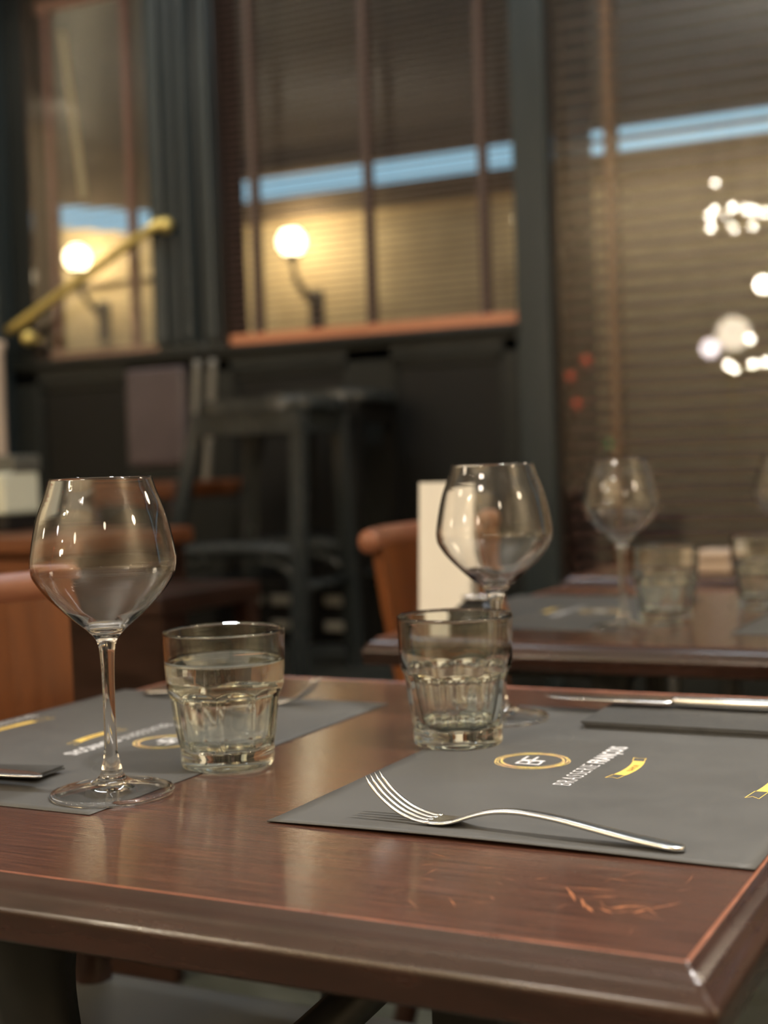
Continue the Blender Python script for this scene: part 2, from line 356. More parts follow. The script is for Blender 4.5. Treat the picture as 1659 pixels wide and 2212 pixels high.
# windows: glazing + jamb lining
def window(name, x0, x1, z0, z1, ypane, frame=0.018, fl=None):
    fl = fl or frame
    fr = boxes(name, [((x0, Y0 + 0.004, z0), (x0 + 0.006, Y1, z1)), ((x1 - 0.006, Y0 + 0.004, z0), (x1, Y1, z1)),
                      ((x0, Y0 + 0.004, z1 - 0.006), (x1, Y1, z1)), ((x0, Y0 + 0.004, z0), (x1, Y1, z0 + 0.006))], M['jamb'])
    tag(fr, kind=S)
    boxes('window_frame', [((x0 + 0.006, Y1 - 0.05, z0), (x0 + fl, Y1 - 0.01, z1)), ((x1 - frame, Y1 - 0.05, z0), (x1 - 0.006, Y1 - 0.01, z1)),
                           ((x0, Y1 - 0.05, z0), (x1, Y1 - 0.01, z0 + frame)), ((x0, Y1 - 0.05, z1 - frame), (x1, Y1 - 0.01, z1))], M['jamb'], fr)
    box('glass_pane', (x0 + 0.007, ypane, z0 + 0.007), (x1 - 0.007, ypane + 0.004, z1 - 0.007), M['pane'], fr)
    return fr
window('window_1', -3.39, -2.83, 1.368, 2.66, Y0 + 0.006)
window('window_2', -2.58, -1.52, 1.368, 3.0, Y1 - 0.03)
window('window_3', -1.413, 2.9, 0.42, 3.12, Y0 + 0.006)

# ------------------------------------------------------------------ venetian blinds (every slat a part)
def blind(label, x0, x1, z0, z1, y, pitch, width, tilt, msl, tapes, mtape, mrail, rail_h, group=None, tapew=0.025, thick=0.0026):
    t = thing('venetian_blind', ((x0 + x1) / 2, y, z0), label, 'blind')
    W_ = x1 - x0
    me = None; n = int((z1 - z0 - rail_h - 0.03) / pitch)
    for i in range(n):
        if me is None:
            h, th = width / 2, thick / 2
            vs_ = []
            for sx in (-W_ / 2, W_ / 2):
                for (a, b) in ((-h, -th), (-h * 0.5, th * 0.4), (0, th * 1.2), (h * 0.5, th * 0.4), (h, -th), (h, -th * 2.2), (0, -th * 0.6), (-h, -th * 2.2)):
                    vs_.append((sx, a, b))
            fs = [(k, (k + 1) % 8, (k + 1) % 8 + 8, k + 8) for k in range(8)] + [tuple(range(7, -1, -1)), tuple(range(8, 16))]
            s = pd('slat', vs_, fs, msl, t); me = s.data
        else:
            s = bpy.data.objects.new('slat', me); C.objects.link(s); s.parent = t
        s.location = (random.uniform(-0.001, 0.001), 0, rail_h + 0.012 + pitch * (i + 0.5))
        s.rotation_euler = (math.radians(tilt) + random.uniform(-0.03, 0.03), random.uniform(-0.0008, 0.0008), 0)
    box('bottom_rail', (-W_ / 2, -0.016, 0), (W_ / 2, 0.016, rail_h), mrail, t, 0.004)
    box('head_rail', (-W_ / 2, -0.022, z1 - z0 - 0.045), (W_ / 2, 0.022, z1 - z0), mrail, t, 0.003)
    for xt in tapes:
        for sy in (-1, 1):
            box('ladder_tape', (xt - t.location.x - tapew / 2, sy * (width / 2 + 0.002) - 0.0005, rail_h * 0.3), (xt - t.location.x + tapew / 2, sy * (width / 2 + 0.002) + 0.0005, z1 - z0 - 0.02), mtape, t)
    return t
BY = Y0 + 0.055
b1 = blind('narrow wooden blind in the left window behind the brass handrail', -3.355, -2.84, 1.37, 2.655, BY, 0.0215, 0.025, 8, M['slat'], (-3.314, -2.972), M['tape_pink'], M['rail_dusty'], 0.034)
sweep('reflection_streak', [(-0.126, -0.034, 1.16), (-0.090, -0.034, 0.85), (-0.058, -0.034, 0.56)], 0.012, M['streak'], b1, 8)  # ivory rod put in as the reflected light streak over the left blind
b2 = blind('wooden blind with orange bottom rail in the middle window', -2.565, -1.528, 1.372, 2.99, Y0 + 0.03, 0.0223, 0.025, 8, M['slat'], (-2.455, -2.033, -1.64), M['tape'], M['rail_orange'], 0.036)
b3 = blind('wide slat wooden blind in the large right window', -1.408, 0.62, 0.44, 3.10, Y0 + 0.062, 0.0444, 0.050, 32, M['slat_wide'], (-1.245, -0.56, 0.1), M['tape_tan'], M['slat_wide'], 0.04, tapew=0.03)

# ------------------------------------------------------------------ outside: terrace wall, awning, sconces
OY = 5.6
ow = tag(box('wall_terrace', (-9.0, OY, 0.2), (4.0, OY + 0.2, 2.10), M['outwall']), kind=S)
box('coping', (-3.80, OY - 0.03, 2.10), (4.0, OY + 0.23, 2.20), M['awning'], ow, 0.004)
bm = bmesh.new(); prism(bm, [(-9.0, 1.9), (-3.80, 1.9), (-3.80, 2.085), (-4.011, 2.10), (-4.685, 2.215), (-9.0, 2.95)], -OY - 0.20, -OY + 0.03)
bmesh.ops.transform(bm, matrix=Matrix(((1, 0, 0, 0), (0, 0, -1, 0), (0, 1, 0, 0), (0, 0, 0, 1))), verts=bm.verts); bmo('side_coping', bm, M['outwall'], ow)
tag(box('floor_terrace', (-9.0, 4.2, -0.1), (4.0, 5.6, 0.2), M['grout']), kind=S)
aw = thing('terrace_awning', (0, OY - 0.05, 2.3), 'brown terrace awning above the blue strip of evening sky outside', 'awning')
def sheet(name, pts, m, parent, th=0.03):
    n = len(pts); v = [(x, 0, z) for x, z in pts] + [(x, th, z) for x, z in pts]
    return pd(name, v, [tuple(range(n)), tuple(range(2 * n - 1, n - 1, -1))] + [(k, k + n, (k + 1) % n + n, (k + 1) % n) for k in range(n)], m, parent)
sheet('canopy', [(-3.80, 0.0), (4.0, 0.0), (4.0, 1.6), (-3.80, 1.6)], M['awning'], aw)
sheet('side_canopy', [(-9.0, 0.85), (-4.685, 0.025), (-4.011, -0.085), (-3.80, -0.10), (-3.80, 1.6), (-9.0, 1.6)], M['awning'], aw)
box('front_bar', (-3.80, -0.03, -0.012), (4, 0.0, 0.02), M['awning'], aw, 0.004)
def sconce(x, z, label, rg=0.062, mg='globe'):
    t = thing('wall_sconce', (x, OY, z), label, 'lamp', group=None)
    lathe('globe', [(0, -rg)] + [(rg * math.sin(a), -rg * math.cos(a)) for a in [PI * k / 12 for k in range(1, 12)]] + [(0, rg)], M[mg], t, 24, loc=(0, -0.16, 0))
    lathe('collar', [(0, -0.012), (0.032, -0.012), (0.036, 0.010), (0.02, 0.014), (0, 0.014)], M['iron'], t, 20, loc=(0, -0.16, -rg - 0.004))
    sweep('bracket', [(0, -0.16, -rg - 0.01), (0.005, -0.14, -rg - 0.10), (0.02, -0.08, -rg - 0.17), (0.03, -0.02, -rg - 0.22), (0.03, 0.0, -rg - 0.24)], [0.010, 0.014, 0.016, 0.016, 0.016], M['iron'], t, 10)
    box('back_plate', (-0.005, -0.018, -rg - 0.33), (0.065, 0.0, -rg - 0.14), M['iron'], t, 0.005)
    return t
sconce(-3.173, 1.968, 'glowing globe wall lamp seen through the middle window')
sconce(-4.378, 2.012, 'glowing globe wall lamp seen through the left window')
sconce(-2.045, 1.95, 'globe wall lamp outside hidden behind the dark pillar right of the middle window', mg='globe_dim')

# ------------------------------------------------------------------ brass handrail
hr = thing('brass_handrail', (-3.10, 3.87, 1.63), 'slanting brass handrail crossing in front of the left window', 'handrail')
HRA, HRB, HR1, HR2 = (-0.332, 0, -0.151), (0.336, 0, 0.162), (-0.245, -0.182), (0.358, 0.149)
sweep('rail', [HRA, tuple((HRA[i] + HRB[i]) / 2 for i in range(3)), HRB], 0.0165, M['brass'], hr, 16)
for x, z in (HR1, HR2):
    br = lathe('bracket', [(0, -0.026)] + [(0.026 * math.sin(PI * k / 10), -0.026 * math.cos(PI * k / 10)) for k in range(1, 10)] + [(0, 0.026)], M['brass'], hr, 18, loc=(x, 0.0, z))
    sweep('bracket_arm', [(0, 0, 0), (0, 0.02, -0.004), (0, 0.060, -0.004)], 0.009, M['brass'], br, 10)

# ------------------------------------------------------------------ radiator grille at the foot of the wall
rg_ = thing('radiator_grille', (-2.35, Y0 - 0.055, 0.39), 'low grille with pale louvres against the wall behind the bar stools', 'grille')
for i, (x0, x1) in enumerate(((-0.40, -0.27), (-0.24, -0.08), (-0.045, 0.10), (0.155, 0.28))):
    for z0, z1 in ((0.125, 0.155), (0.045, 0.072)):
        if z0 < 0.1 and i in (0, 1): continue
        box('louvre', (x0, -0.008, z0), (x1, 0.004, z1), M['grille'], rg_, 0.003)
box('casing', (-0.45, 0.006, 0.0), (0.36, 0.032, 0.20), M['panelpaint'], rg_, 0.003)

# ================================================================== FURNITURE
# ---- bar stools on the stage
def stool(loc, label, rz, seat_z=0.775, full=True, ml='stoolpaint'):
    t = thing('bar_stool', loc, label, 'stool', rz)
    bm = bmesh.new()
    n = 32
    out = [((0.195 * (1 if math.cos(a) >= 0 else -1) * abs(math.cos(a)) ** 0.6), 0.15 * (1 if math.sin(a) >= 0 else -1) * abs(math.sin(a)) ** 0.6) for a in [2 * PI * k / n for k in range(n)]]
    prism(bm, out, seat_z - 0.035, seat_z); bevel_bm(bm, 0.010, 3)
    bmo('seat', bm, M['stoolpaint'], t)
    zt = seat_z - 0.035
    top = {(-1, -1): (-0.165, -0.11), (1, -1): (0.150, -0.11), (-1, 1): (-0.14, 0.11), (1, 1): (0.15, 0.11)}
    bot = {(-1, -1): (-0.345, -0.15), (1, -1): (0.150, -0.15), (-1, 1): (-0.20, 0.15), (1, 1): (0.155, 0.15)}
    def at(k, z):
        f = (zt - z) / zt; return (top[k][0] * (1 - f) + bot[k][0] * f, top[k][1] * (1 - f) + bot[k][1] * f, z)
    for k in top: sweep('leg', [at(k, zt), at(k, 0.0)], 0.0185, M[ml], t, 4, square=True, n=1, smooth=False)
    bm = bmesh.new()
    boxes_into(bm, [((-0.17, -0.135, zt - 0.06), (0.165, -0.115, zt)), ((-0.16, 0.115, zt - 0.06), (0.155, 0.135, zt)), ((-0.17, -0.12, zt - 0.06), (-0.15, 0.12, zt)), ((0.14, -0.12, zt - 0.06), (0.16, 0.12, zt))])
    bmo('apron', bm, M[ml], t)
    for s in (-1, 1):
        a, b = at((-1, s), 0.34), at((1, s), 0.34)
        mid = ((a[0] + b[0]) / 2, a[1], 0.352)
        sweep('stretcher', [a, mid, b], 0.020, M[ml], t, 8, flat=0.9, up=(0, 1, 0))
        a2, b2 = at((-1, s), 0.315), at((1, s), 0.315)
        sweep('corner_brace', [at((-1, s), 0.24), (a2[0] + 0.05, a2[1], 0.30), (a2[0] + 0.13, a2[1], 0.325)], 0.010, M[ml], t, 8)
        sweep('corner_brace', [at((1, s), 0.22), (b2[0] - 0.035, b2[1], 0.295), (b2[0] - 0.12, b2[1], 0.325)], 0.012, M[ml], t, 8)
    for s in (-1, 1):
        sweep('stretcher', [at((s, -1), 0.25), at((s, 1), 0.25)], 0.014, M[ml], t, 8, n=1)
    return t
stool((-2.025, 3.33, 0.39), 'nearer black bar stool with splayed left leg on the raised platform', 0.0, 0.757)
stool((-2.05, 3.705, 0.39), 'rear black bar stool whose seat sticks out right behind the nearer one', 0.0, 0.79, True, 'panelpaint')  # darker leg colour stands in for the shade on this stool

# ---- upholstered chair on the stage
cb = thing('platform_chair', (-2.49, 3.5, 0.39), 'violet grey padded chair on the platform left of the bar stools', 'chair')
box('backrest', (-0.15, -0.02, 0.585), (0.065, 0.02, 0.885), M['bvinyl'], cb, 0.014, 3)
box('seat', (-0.14, -0.22, 0.49), (0.16, 0.20, 0.54), M['sideboard'], cb, 0.012, 3)
for x in (0.095, 0.15): sweep('back_post', [(x, 0.02, 0.90), (x - 0.012, 0.01, 0.7), (x - 0.03, 0.0, 0.50)], 0.013, M['bpost'], cb, 10)
for x in (-0.13, 0.145):
    for y in (-0.2, 0.18): sweep('leg', [(x, y, 0.5), (x * 1.06, y * 1.06, 0.0)], 0.016, M['darkwood'], cb, 10, n=1)

# ---- wooden dining chairs with solid curved back, built facing +X
def chair(loc, label, rz=0.0, ybk=(-0.21, 0.21), sd=0.46):
    t = thing('dining_chair', loc, label, 'chair', rz)
    n = 14
    y0, y1 = ybk
    def curve(u): return -0.045 * (1 - (2 * u - 1) ** 2)      # bows backwards
    # back panel, reclined: x grows downwards
    vs_, fs = [], []
    rows = [(0.838, 0.0), (0.74, 0.010), (0.65, 0.022), (0.56, 0.036)]
    for side in (0, 1):
        for z, xo in rows:
            inset = (0.838 - z) * 0.10
            for k in range(n + 1):
                u = k / n; vs_.append((xo + curve(u) + (0.018 if side else 0.0), y0 + inset + (y1 - y0 - 2 * inset) * u, z))
    R_, K = len(rows), n + 1
    for side in (0, 1):
        o = side * R_ * K
        for r in range(R_ - 1):
            for k in range(n):
                q = (o + r * K + k, o + r * K + k + 1, o + (r + 1) * K + k + 1, o + (r + 1) * K + k)
                fs.append(q if side else q[::-1])
    o = R_ * K
    for r in range(R_ - 1):
        fs.append((r * K, r * K + K, o + r * K + K, o + r * K)); fs.append((r * K + n, o + r * K + n, o + r * K + K + n, r * K + K + n))
    for k in range(n):
        fs.append((k, k + 1, o + k + 1, o + k)); b = (R_ - 1) * K; fs.append((b + k, o + b + k, o + b + k + 1, b + k + 1))
    bk = pd('backrest', vs_, fs, M['chairwood'], t)
    crest = sweep('crest_rail', [(curve(u) + 0.006, y0 - 0.018 + (y1 - y0 + 0.036) * u, 0.847) for u in [k / 8 for k in range(9)]], 0.0155, M['crest'], t, 14, flat=1.15, n=3)
    box('seat', (0.02, y0 + 0.0, 0.435), (sd, y1 - 0.0, 0.475), M['vinyl'], t, 0.016, 3)
    boxes('seat_frame', [((0.04, y0 + 0.02, 0.39), (sd - 0.02, y0 + 0.045, 0.436)), ((0.04, y1 - 0.045, 0.39), (sd - 0.02, y1 - 0.02, 0.436)), ((sd - 0.04, y0 + 0.02, 0.39), (sd - 0.015, y1 - 0.02, 0.436)), ((0.03, y0 + 0.02, 0.39), (0.055, y1 - 0.02, 0.436))], M['darkwood'], t)
    for y in (y0 + 0.03, y1 - 0.03):
        sweep('leg', [(sd - 0.035, y, 0.43), (sd - 0.02, y, 0.0)], [0.019, 0.014], M['darkwood'], t, 10, n=1)
        sweep('leg', [(0.03, y, 0.60), (0.055, y, 0.46), (0.03, y, 0.2), (-0.03, y, 0.0)], [0.014, 0.019, 0.018, 0.014], M['darkwood'], t, 10)
    return t
chair((-0.915, 0.865, 0), 'orange oak dining chair at the near table, leftmost with reddish top rail', 0.0, ybk=(-0.215, 0.215))
chair((-0.935, 2.01, 0), 'orange oak dining chair at the far table behind the cream card', 0.0, sd=0.29)

# ---- sideboard and napkin box at the left
sb = thing('sideboard', (-2.6, 2.5, 0), 'low reddish wooden sideboard at the left behind the near oak chair', 'sideboard')
box('body', (-1.0, -0.18, 0.08), (0.71, 0.2, 0.79), M['darkwood'], sb, 0.004, 1)
box('top', (-1.02, -0.21, 0.79), (0.725, 0.22, 0.830), M['sideboard'], sb, 0.012, 3)
for x0, x1 in ((-0.98, -0.43), (-0.41, 0.14), (0.16, 0.69)): 
    d_ = box('door', (x0, -0.196, 0.11), (x1, -0.181, 0.78), M['sideboard'], sb, 0.004, 1)
    lathe('knob', smooth_prof([(0, -0.014), (0.011, -0.010), (0.010, -0.002), (0.005, 0.006), (0.005, 0.012)], 3), M['brass'], d_, 14, loc=(x1 - 0.05, -0.206, 0.5))
box('plinth', (-0.96, -0.15, 0.0), (0.68, 0.18, 0.08), M['panelpaint'], sb)
nb = thing('napkin_box', (-2.315, 2.55, 0.8305), 'white napkin box with grey lid and red mark on the sideboard', 'napkin box')
box('base', (-0.10, -0.075, 0.0), (0.09, 0.075, 0.042), M['black'], nb, 0.004)
box('napkin_stack', (-0.088, -0.062, 0.042), (0.072, 0.062, 0.138), M['napkin_w'], nb, 0.006)
box('lid', (-0.088, -0.03, 0.138), (0.076, 0.066, 0.178), M['vinyl'], nb, 0.006)
box('label_plate', (-0.055, -0.036, 0.142), (-0.005, -0.030, 0.166), M['red'], nb)

bn = thing('bench', (-1.70, 2.27, 0), 'dark wooden bench end between the sideboard and the bar stools', 'bench')
box('seat', (-0.165, -0.17, 0.69), (0.17, 0.18, 0.728), M['darkwood'], bn, 0.006)
box('side_panel', (-0.16, -0.16, 0.0), (0.165, -0.13, 0.69), M['darkwood'], bn, 0.003, 1)
for x in (-0.145, 0.15): box('leg', (x - 0.02, 0.13, 0.0), (x + 0.02, 0.17, 0.69), M['darkwood'], bn, 0.003, 1)

# ---- tables
def table_top(t, x0, x1, y0, y1, mt, me_):
    """x0..y1 = inner line of the moulding; profile swept round the four sides"""
    pr = [(0.0, 0.0), (0.0010, 0.0007), (0.0024, 0.0005), (0.0036, -0.0018), (0.0060, -0.0030), (0.0088, -0.0050), (0.0098, -0.0054), (0.0104, -0.0066), (0.0130, -0.0092), (0.0158, -0.0120), (0.0168, -0.0134), (0.0173, -0.0152), (0.0172, -0.0172), (0.0166, -0.0190), (0.0164, -0.0290), (0.0150, -0.0310), (0.0, -0.0310)]
    cx, cy_ = (x0 + x1) / 2, (y0 + y1) / 2; hx, hy = (x1 - x0) / 2, (y1 - y0) / 2
    vs_, fs = [], []
    def ring(o, z, nc=7):
        # rounded corner, radius grows with offset
        pts = []; r = 0.0015 + max(0, o) * 0.22
        for qx, qy, a0 in ((1, 1, 0), (-1, 1, PI / 2), (-1, -1, PI), (1, -1, 1.5 * PI)):
            for k in range(nc):
                a = a0 + PI / 2 * k / (nc - 1)
                pts.append((qx * (hx + o - r) + r * math.cos(a), qy * (hy + o - r) + r * math.sin(a), z))
        return pts
    rings = []
    for o, z in pr:
        s = len(vs_); R_ = ring(o, z); vs_ += R_; rings.append((s, len(R_)))
    split = 3
    mats = []
    for i in range(len(rings) - 1):
        (a, n), (b, _) = rings[i], rings[i + 1]
        for k in range(n):
            fs.append((a + k, b + k, b + (k + 1) % n, a + (k + 1) % n)); mats.append(1 if i < 2 else 0)
    ed = pd('edge_moulding', vs_, fs, me_, t)
    ed.data.materials.append(M['bead'])
    for p, mi in zip(ed.data.polygons, mats): p.material_index = mi; p.use_smooth = True
    tp = ring(0.0, 0.0); n = len(tp); bt = ring(-0.001, -0.0305)
    pd('tabletop', tp + bt, [tuple(range(n)), tuple(range(2 * n - 1, n - 1, -1))] + [(k, k + n, (k + 1) % n + n, (k + 1) % n) for k in range(n)], mt, t)
def iron_base(t):
    cxm = 0.0
    box('mounting_plate', (-0.22, -0.05, -0.052), (0.24, 0.06, -0.0312), M['iron'], t, 0.003, 1)
    sweep('leg', [(-0.056, -0.265, -0.032), (-0.057, -0.265, -0.08), (-0.046, -0.262, -0.14), (-0.030, -0.26, -0.24), (-0.02, -0.255, -0.42), (-0.05, -0.265, -0.62), (-0.11, -0.28, -0.745)], [0.027, 0.021, 0.017, 0.016, 0.016, 0.018, 0.022], M['iron'], t, 8, flat=1.3, up=(0, 1, 0))
    sweep('leg', [(0.11, -0.02, -0.032), (0.11, -0.02, -0.745)], 0.0235, M['iron'], t, 4, square=True, n=1, smooth=False)
    sweep('brace', [(0.10, -0.02, -0.060), (0.095, -0.08, -0.095), (0.070, -0.17, -0.128), (0.035, -0.225, -0.165), (0.0, -0.25, -0.23), (-0.018, -0.258, -0.33)], 0.014, M['iron'], t, 8, flat=1.5, up=(0, 1, 0))
    sweep('brace', [(0.105, -0.02, -0.16), (0.09, -0.12, -0.21), (0.04, -0.22, -0.27)], 0.008, M['iron'], t, 8)
    for x, y in ((-0.2, 0.25), (0.16, 0.25)):
        sweep('leg', [(x * 0.8, y, -0.032), (x * 0.75, y, -0.35), (x * 1.1, y * 1.05, -0.745)], 0.019, M['iron'], t, 8)
    sweep('foot_bar', [(-0.11, -0.28, -0.735), (0.11, -0.02, -0.735)], 0.014, M['iron'], t, 8, n=1)
    boxes('support_rail', [((-0.19, -0.28, -0.045), (-0.165, 0.27, -0.0312)), ((0.11, -0.04, -0.045), (0.135, 0.27, -0.0312)), ((-0.19, -0.28, -0.045), (-0.03, -0.25, -0.0312))], M['iron'], t)
ZT = 0.75
t1 = thing('restaurant_table', (-0.482, 0.870, ZT), 'nearest dark red mahogany table with rounded moulded edge and scratches', 'table')
table_top(t1, -0.331, 0.331, -0.3135, 0.3135, M['table'], M['edge'])
iron_base(t1)
for o in t1.children:
    pass
t2 = copy_tree(t1); t2.location = (-0.435, 1.800, ZT)
t2['label'] = 'second dark red table behind the nearest one, under the far glasses'
t3 = thing('restaurant_table', (-0.45, 2.72, ZT - 0.01), 'farthest wooden table by the wide blind holding folded beige cloth', 'table')
table_top(t3, -0.3, 0.5, -0.30, 0.30, M['table'], M['edge'])
for x, y in ((-0.24, -0.24), (0.44, -0.24), (-0.24, 0.24), (0.44, 0.24)): sweep('leg', [(x, y, -0.035), (x, y, -0.738)], 0.02, M['iron'], t3, 4, square=True, n=1)
# rubbed-through scratches on the near table
vs_, fs = [], []
rs = random.Random(3)
def scratch(x, y, ang, ln, wd):
    dx, dy = math.cos(ang), math.sin(ang); n = 6; s = len(vs_); bend = rs.uniform(-0.2, 0.2) * ln
    for k in range(n + 1):
        u = k / n; ww = 1.35 * wd * math.sin(PI * min(max(u, 0.06), 0.94)) * rs.uniform(0.55, 1.0)
        px, py = x + dx * ln * (u - 0.5) - dy * bend * u * (1 - u), y + dy * ln * (u - 0.5) + dx * bend * u * (1 - u)
        vs_.append((px - dy * ww, py + dx * ww, 0)); vs_.append((px + dy * ww, py - dx * ww, 0))
    for k in range(n): fs.append((s + 2 * k, s + 2 * k + 1, s + 2 * k + 3, s + 2 * k + 2))
for (x, y, a, l, wd) in ((-0.2235, 0.6235, 2.1, 0.022, 0.0009), (-0.214, 0.613, 2.0, 0.014, 0.0007), (-0.2085, 0.6065, 2.2, 0.011, 0.0009), (-0.2075, 0.6255, 0.3, 0.012, 0.0005), (-0.196, 0.6130, 0.6, 0.012, 0.0009), (-0.190, 0.6160, 0.25, 0.015, 0.0008), (-0.186, 0.6105, 1.0, 0.008, 0.0008), (-0.2, 0.606, 2.6, 0.008, 0.0008), (-0.178, 0.622, 0.9, 0.02, 0.0005), (-0.215, 0.636, 0.1, 0.02, 0.0004)):
    scratch(x, y, a, l, wd)
for i in range(26):
    scratch(rs.uniform(-0.31, -0.16), rs.uniform(0.575, 0.668), rs.uniform(0, PI), rs.uniform(0.003, 0.016), rs.uniform(0.00012, 0.0003))
vs_ = [(x + 0.482, y - 0.870, 0.00012) for x, y, _ in vs_]
sm = pd('scratches', vs_, fs, M['scratch'], t1); tag(sm, 'bare orange scratches in the varnish', kind='stuff')

# ================================================================== PLACEMATS
def ring_strip(name, r, wd, m, parent, loc, n=72, ell=1.0, rot=0.0):
    vs_, fs = [], []
    for k in range(n):
        a = 2 * PI * k / n
        for q in (-1, 1):
            x, y = (r + q * wd / 2) * math.cos(a), (r + q * wd / 2) * ell * math.sin(a)
            vs_.append((x * math.cos(rot) - y * math.sin(rot), x * math.sin(rot) + y * math.cos(rot), 0))
    for k in range(n):
        j = (k + 1) % n; fs.append((2 * k, 2 * k + 1, 2 * j + 1, 2 * j))
    return pd(name, vs_, fs, m, parent, False, loc)
def text(s, u0, u1, v0, v1, z, m, parent, name='printed_lettering', bold=0.0, space=1.0):
    """flat lettering fitted to the box u0..u1, v0..v1 (v1 = cap height)"""
    key = (s, bold, space, round(u1 - u0, 5), round(v1 - v0, 5))
    if key not in TXT:
        c = bpy.data.curves.new('lettering', 'FONT'); c.body = s; c.size = 1.0; c.resolution_u = 3; c.offset = bold; c.space_character = space
        o = bpy.data.objects.new('lettering', c); C.objects.link(o); dg = bpy.context.evaluated_depsgraph_get()
        me = bpy.data.meshes.new_from_object(o.evaluated_get(dg)); bpy.data.objects.remove(o); bpy.data.curves.remove(c)
        xs = [v.co.x for v in me.vertices]; x0, x1 = min(xs), max(xs); cap = 0.729 + bold
        for v in me.vertices: v.co = ((v.co.x - x0) / (x1 - x0) * (u1 - u0), v.co.y / cap * (v1 - v0), 0)
        me.materials.clear(); me.materials.append(m); TXT[key] = me
    o = bpy.data.objects.new(name, TXT[key]); C.objects.link(o); o.parent = parent; o.location = (u0, v0, z)
    return o
TXT = {}
def ribbon(parent, u0, u1, w0, sag, hw, z, txt=None):
    n = 16; vs_, fs = [], []
    um, hl = (u0 + u1) / 2, (u1 - u0) / 2
    def cw(u): return w0 + sag * ((u - um) / hl) ** 2
    a, b = u0 + 0.16 * 2 * hl, u1 - 0.16 * 2 * hl
    for k in range(n + 1):
        u = a + (b - a) * k / n; vs_ += [(u, cw(u) - hw, z), (u, cw(u) + hw, z)]
    for k in range(n): fs.append((2 * k, 2 * k + 2, 2 * k + 3, 2 * k + 1))
    rb = pd('printed_ribbon', vs_, fs, M['gold'], parent)
    for s, e in ((a, u0), (b, u1)):
        d = 1 if e > s else -1; q = cw(e); st = s - d * 0.0
        v = [(st, cw(s) + hw * 0.7 + sag * 0.3, z), (e, q + hw * 0.9, z), (e - d * 0.25 * abs(e - s), q, z), (e, q - hw * 1.1, z), (st, cw(s) - hw * 1.2 + sag * 0.3, z)]
        t_ = 0.0006; vv, ff = [], []
        for i in range(5):
            p, p2 = Vector(v[i]), Vector(v[(i + 1) % 5]); dd = (p2 - p).normalized(); nn = Vector((-dd.y, dd.x, 0)) * t_ / 2
            s0 = len(vv); vv += [p - nn, p2 - nn, p2 + nn, p + nn]; ff.append((s0, s0 + 1, s0 + 2, s0 + 3))
        pd('ribbon_tail', vv, ff, M['gold'], rb)
    if txt:
        text(txt, um - hl * 0.30, um + hl * 0.30, cw(um) - hw * 0.5, cw(um) + hw * 0.5, z + 0.00008, M['ribtext'], rb, name='ribbon_lettering')
    return rb
def placemat(cx, cy_, z, rz, label, lift=None):
    t = thing('placemat', (cx, cy_, z), label, 'placemat', rz)
    HU, HW = 0.2025, 0.141
    nu, nw = 40, 28; vs_, fs = [], []
    def zf(u, w_): return lift(u, w_) if lift else 0.0
    for s in (0, 1):
        for i in range(nu + 1):
            for j in range(nw + 1):
                u, w_ = -HU + 2 * HU * i / nu, -HW + 2 * HW * j / nw
                vs_.append((u, w_, zf(u, w_) + (0.0005 if s else 0.0)))
    K = nw + 1; o = (nu + 1) * K
    for i in range(nu):
        for j in range(nw):
            a = i * K + j; fs.append((a, a + 1, a + K + 1, a + K)); fs.append((o + a, o + a + K, o + a + K + 1, o + a + 1))
    for i in range(nu): 
        a = i * K; fs.append((a, a + K, o + a + K, o + a)); a = i * K + nw; fs.append((a, o + a, o + a + K, a + K))
    for j in range(nw):
        fs.append((j, o + j, o + j + 1, j + 1)); a = nu * K + j; fs.append((a, a + 1, o + a + 1, o + a))
    pd('paper_sheet', vs_, fs, M['mat'], t, True)
    for p in t.children[0].data.polygons: p.use_smooth = True
    Z = 0.00062
    # emblem: overlapping hand-drawn gold rings + monogram
    em = ring_strip('printed_emblem', 0.0216, 0.0006, M['goldline'], t, (0.0, 0.0525, Z))
    for k, (rr, e, ro, dx, dy) in enumerate(((0.0262, 0.90, 0.3, 0.0, 0.0), (0.0260, 0.86, 1.5, 0.0004, 0), (0.0256, 0.88, 2.3, -0.0005, 0.0003), (0.0222, 0.94, 0.9, 0.0003, -0.0004), (0.0212, 0.95, 2.0, 0.0, 0.0005), (0.0250, 0.84, 0.75, 0.0, 0.0))):
        ring_strip('ring_line', rr, 0.00062, M['goldline'], em, (dx, dy, 0.00003 * (k + 1)), ell=e, rot=ro)
    text('B', -0.0125, 0.0005, -0.0095, 0.0095, 0.00024, M['white'], em, 'monogram', bold=-0.012)
    text('F', -0.0015, 0.0115, -0.0095, 0.0095, 0.00028, M['white'], em, 'monogram', bold=-0.012)
    # the two words: thin, then bold, one line
    text('BRASSERIE', -0.0615, 0.0008, 0.0040, 0.0040 + 0.0128, Z, M['white'], t, bold=-0.014, space=1.12)
    text('FRANÇOIS', 0.0058, 0.0625, 0.0040, 0.0040 + 0.0128, Z, M['white'], t, bold=0.030, space=1.12)
    ribbon(t, -0.033, 0.031, -0.0185, 0.005, 0.0042, Z, 'NAMUR')
    # larger repeat along the diner's edge
    ribbon(t, -0.058, 0.058, -0.114, 0.006, 0.0042, Z, 'NAMUR')
    text('BRASSERIE', -0.0615, 0.0008, -0.1365, -0.1365 + 0.0128, Z, M['white'], t, bold=-0.014, space=1.12)
    text('FRANÇOIS', 0.0058, 0.0625, -0.1365, -0.1365 + 0.0128, Z, M['white'], t, bold=0.030, space=1.12)
    # dried glass ring
    ring_strip('glass_ring_mark', 0.037, 0.0005, M['vinyl'], t, (0.075, 0.088, Z), n=60)
    return t
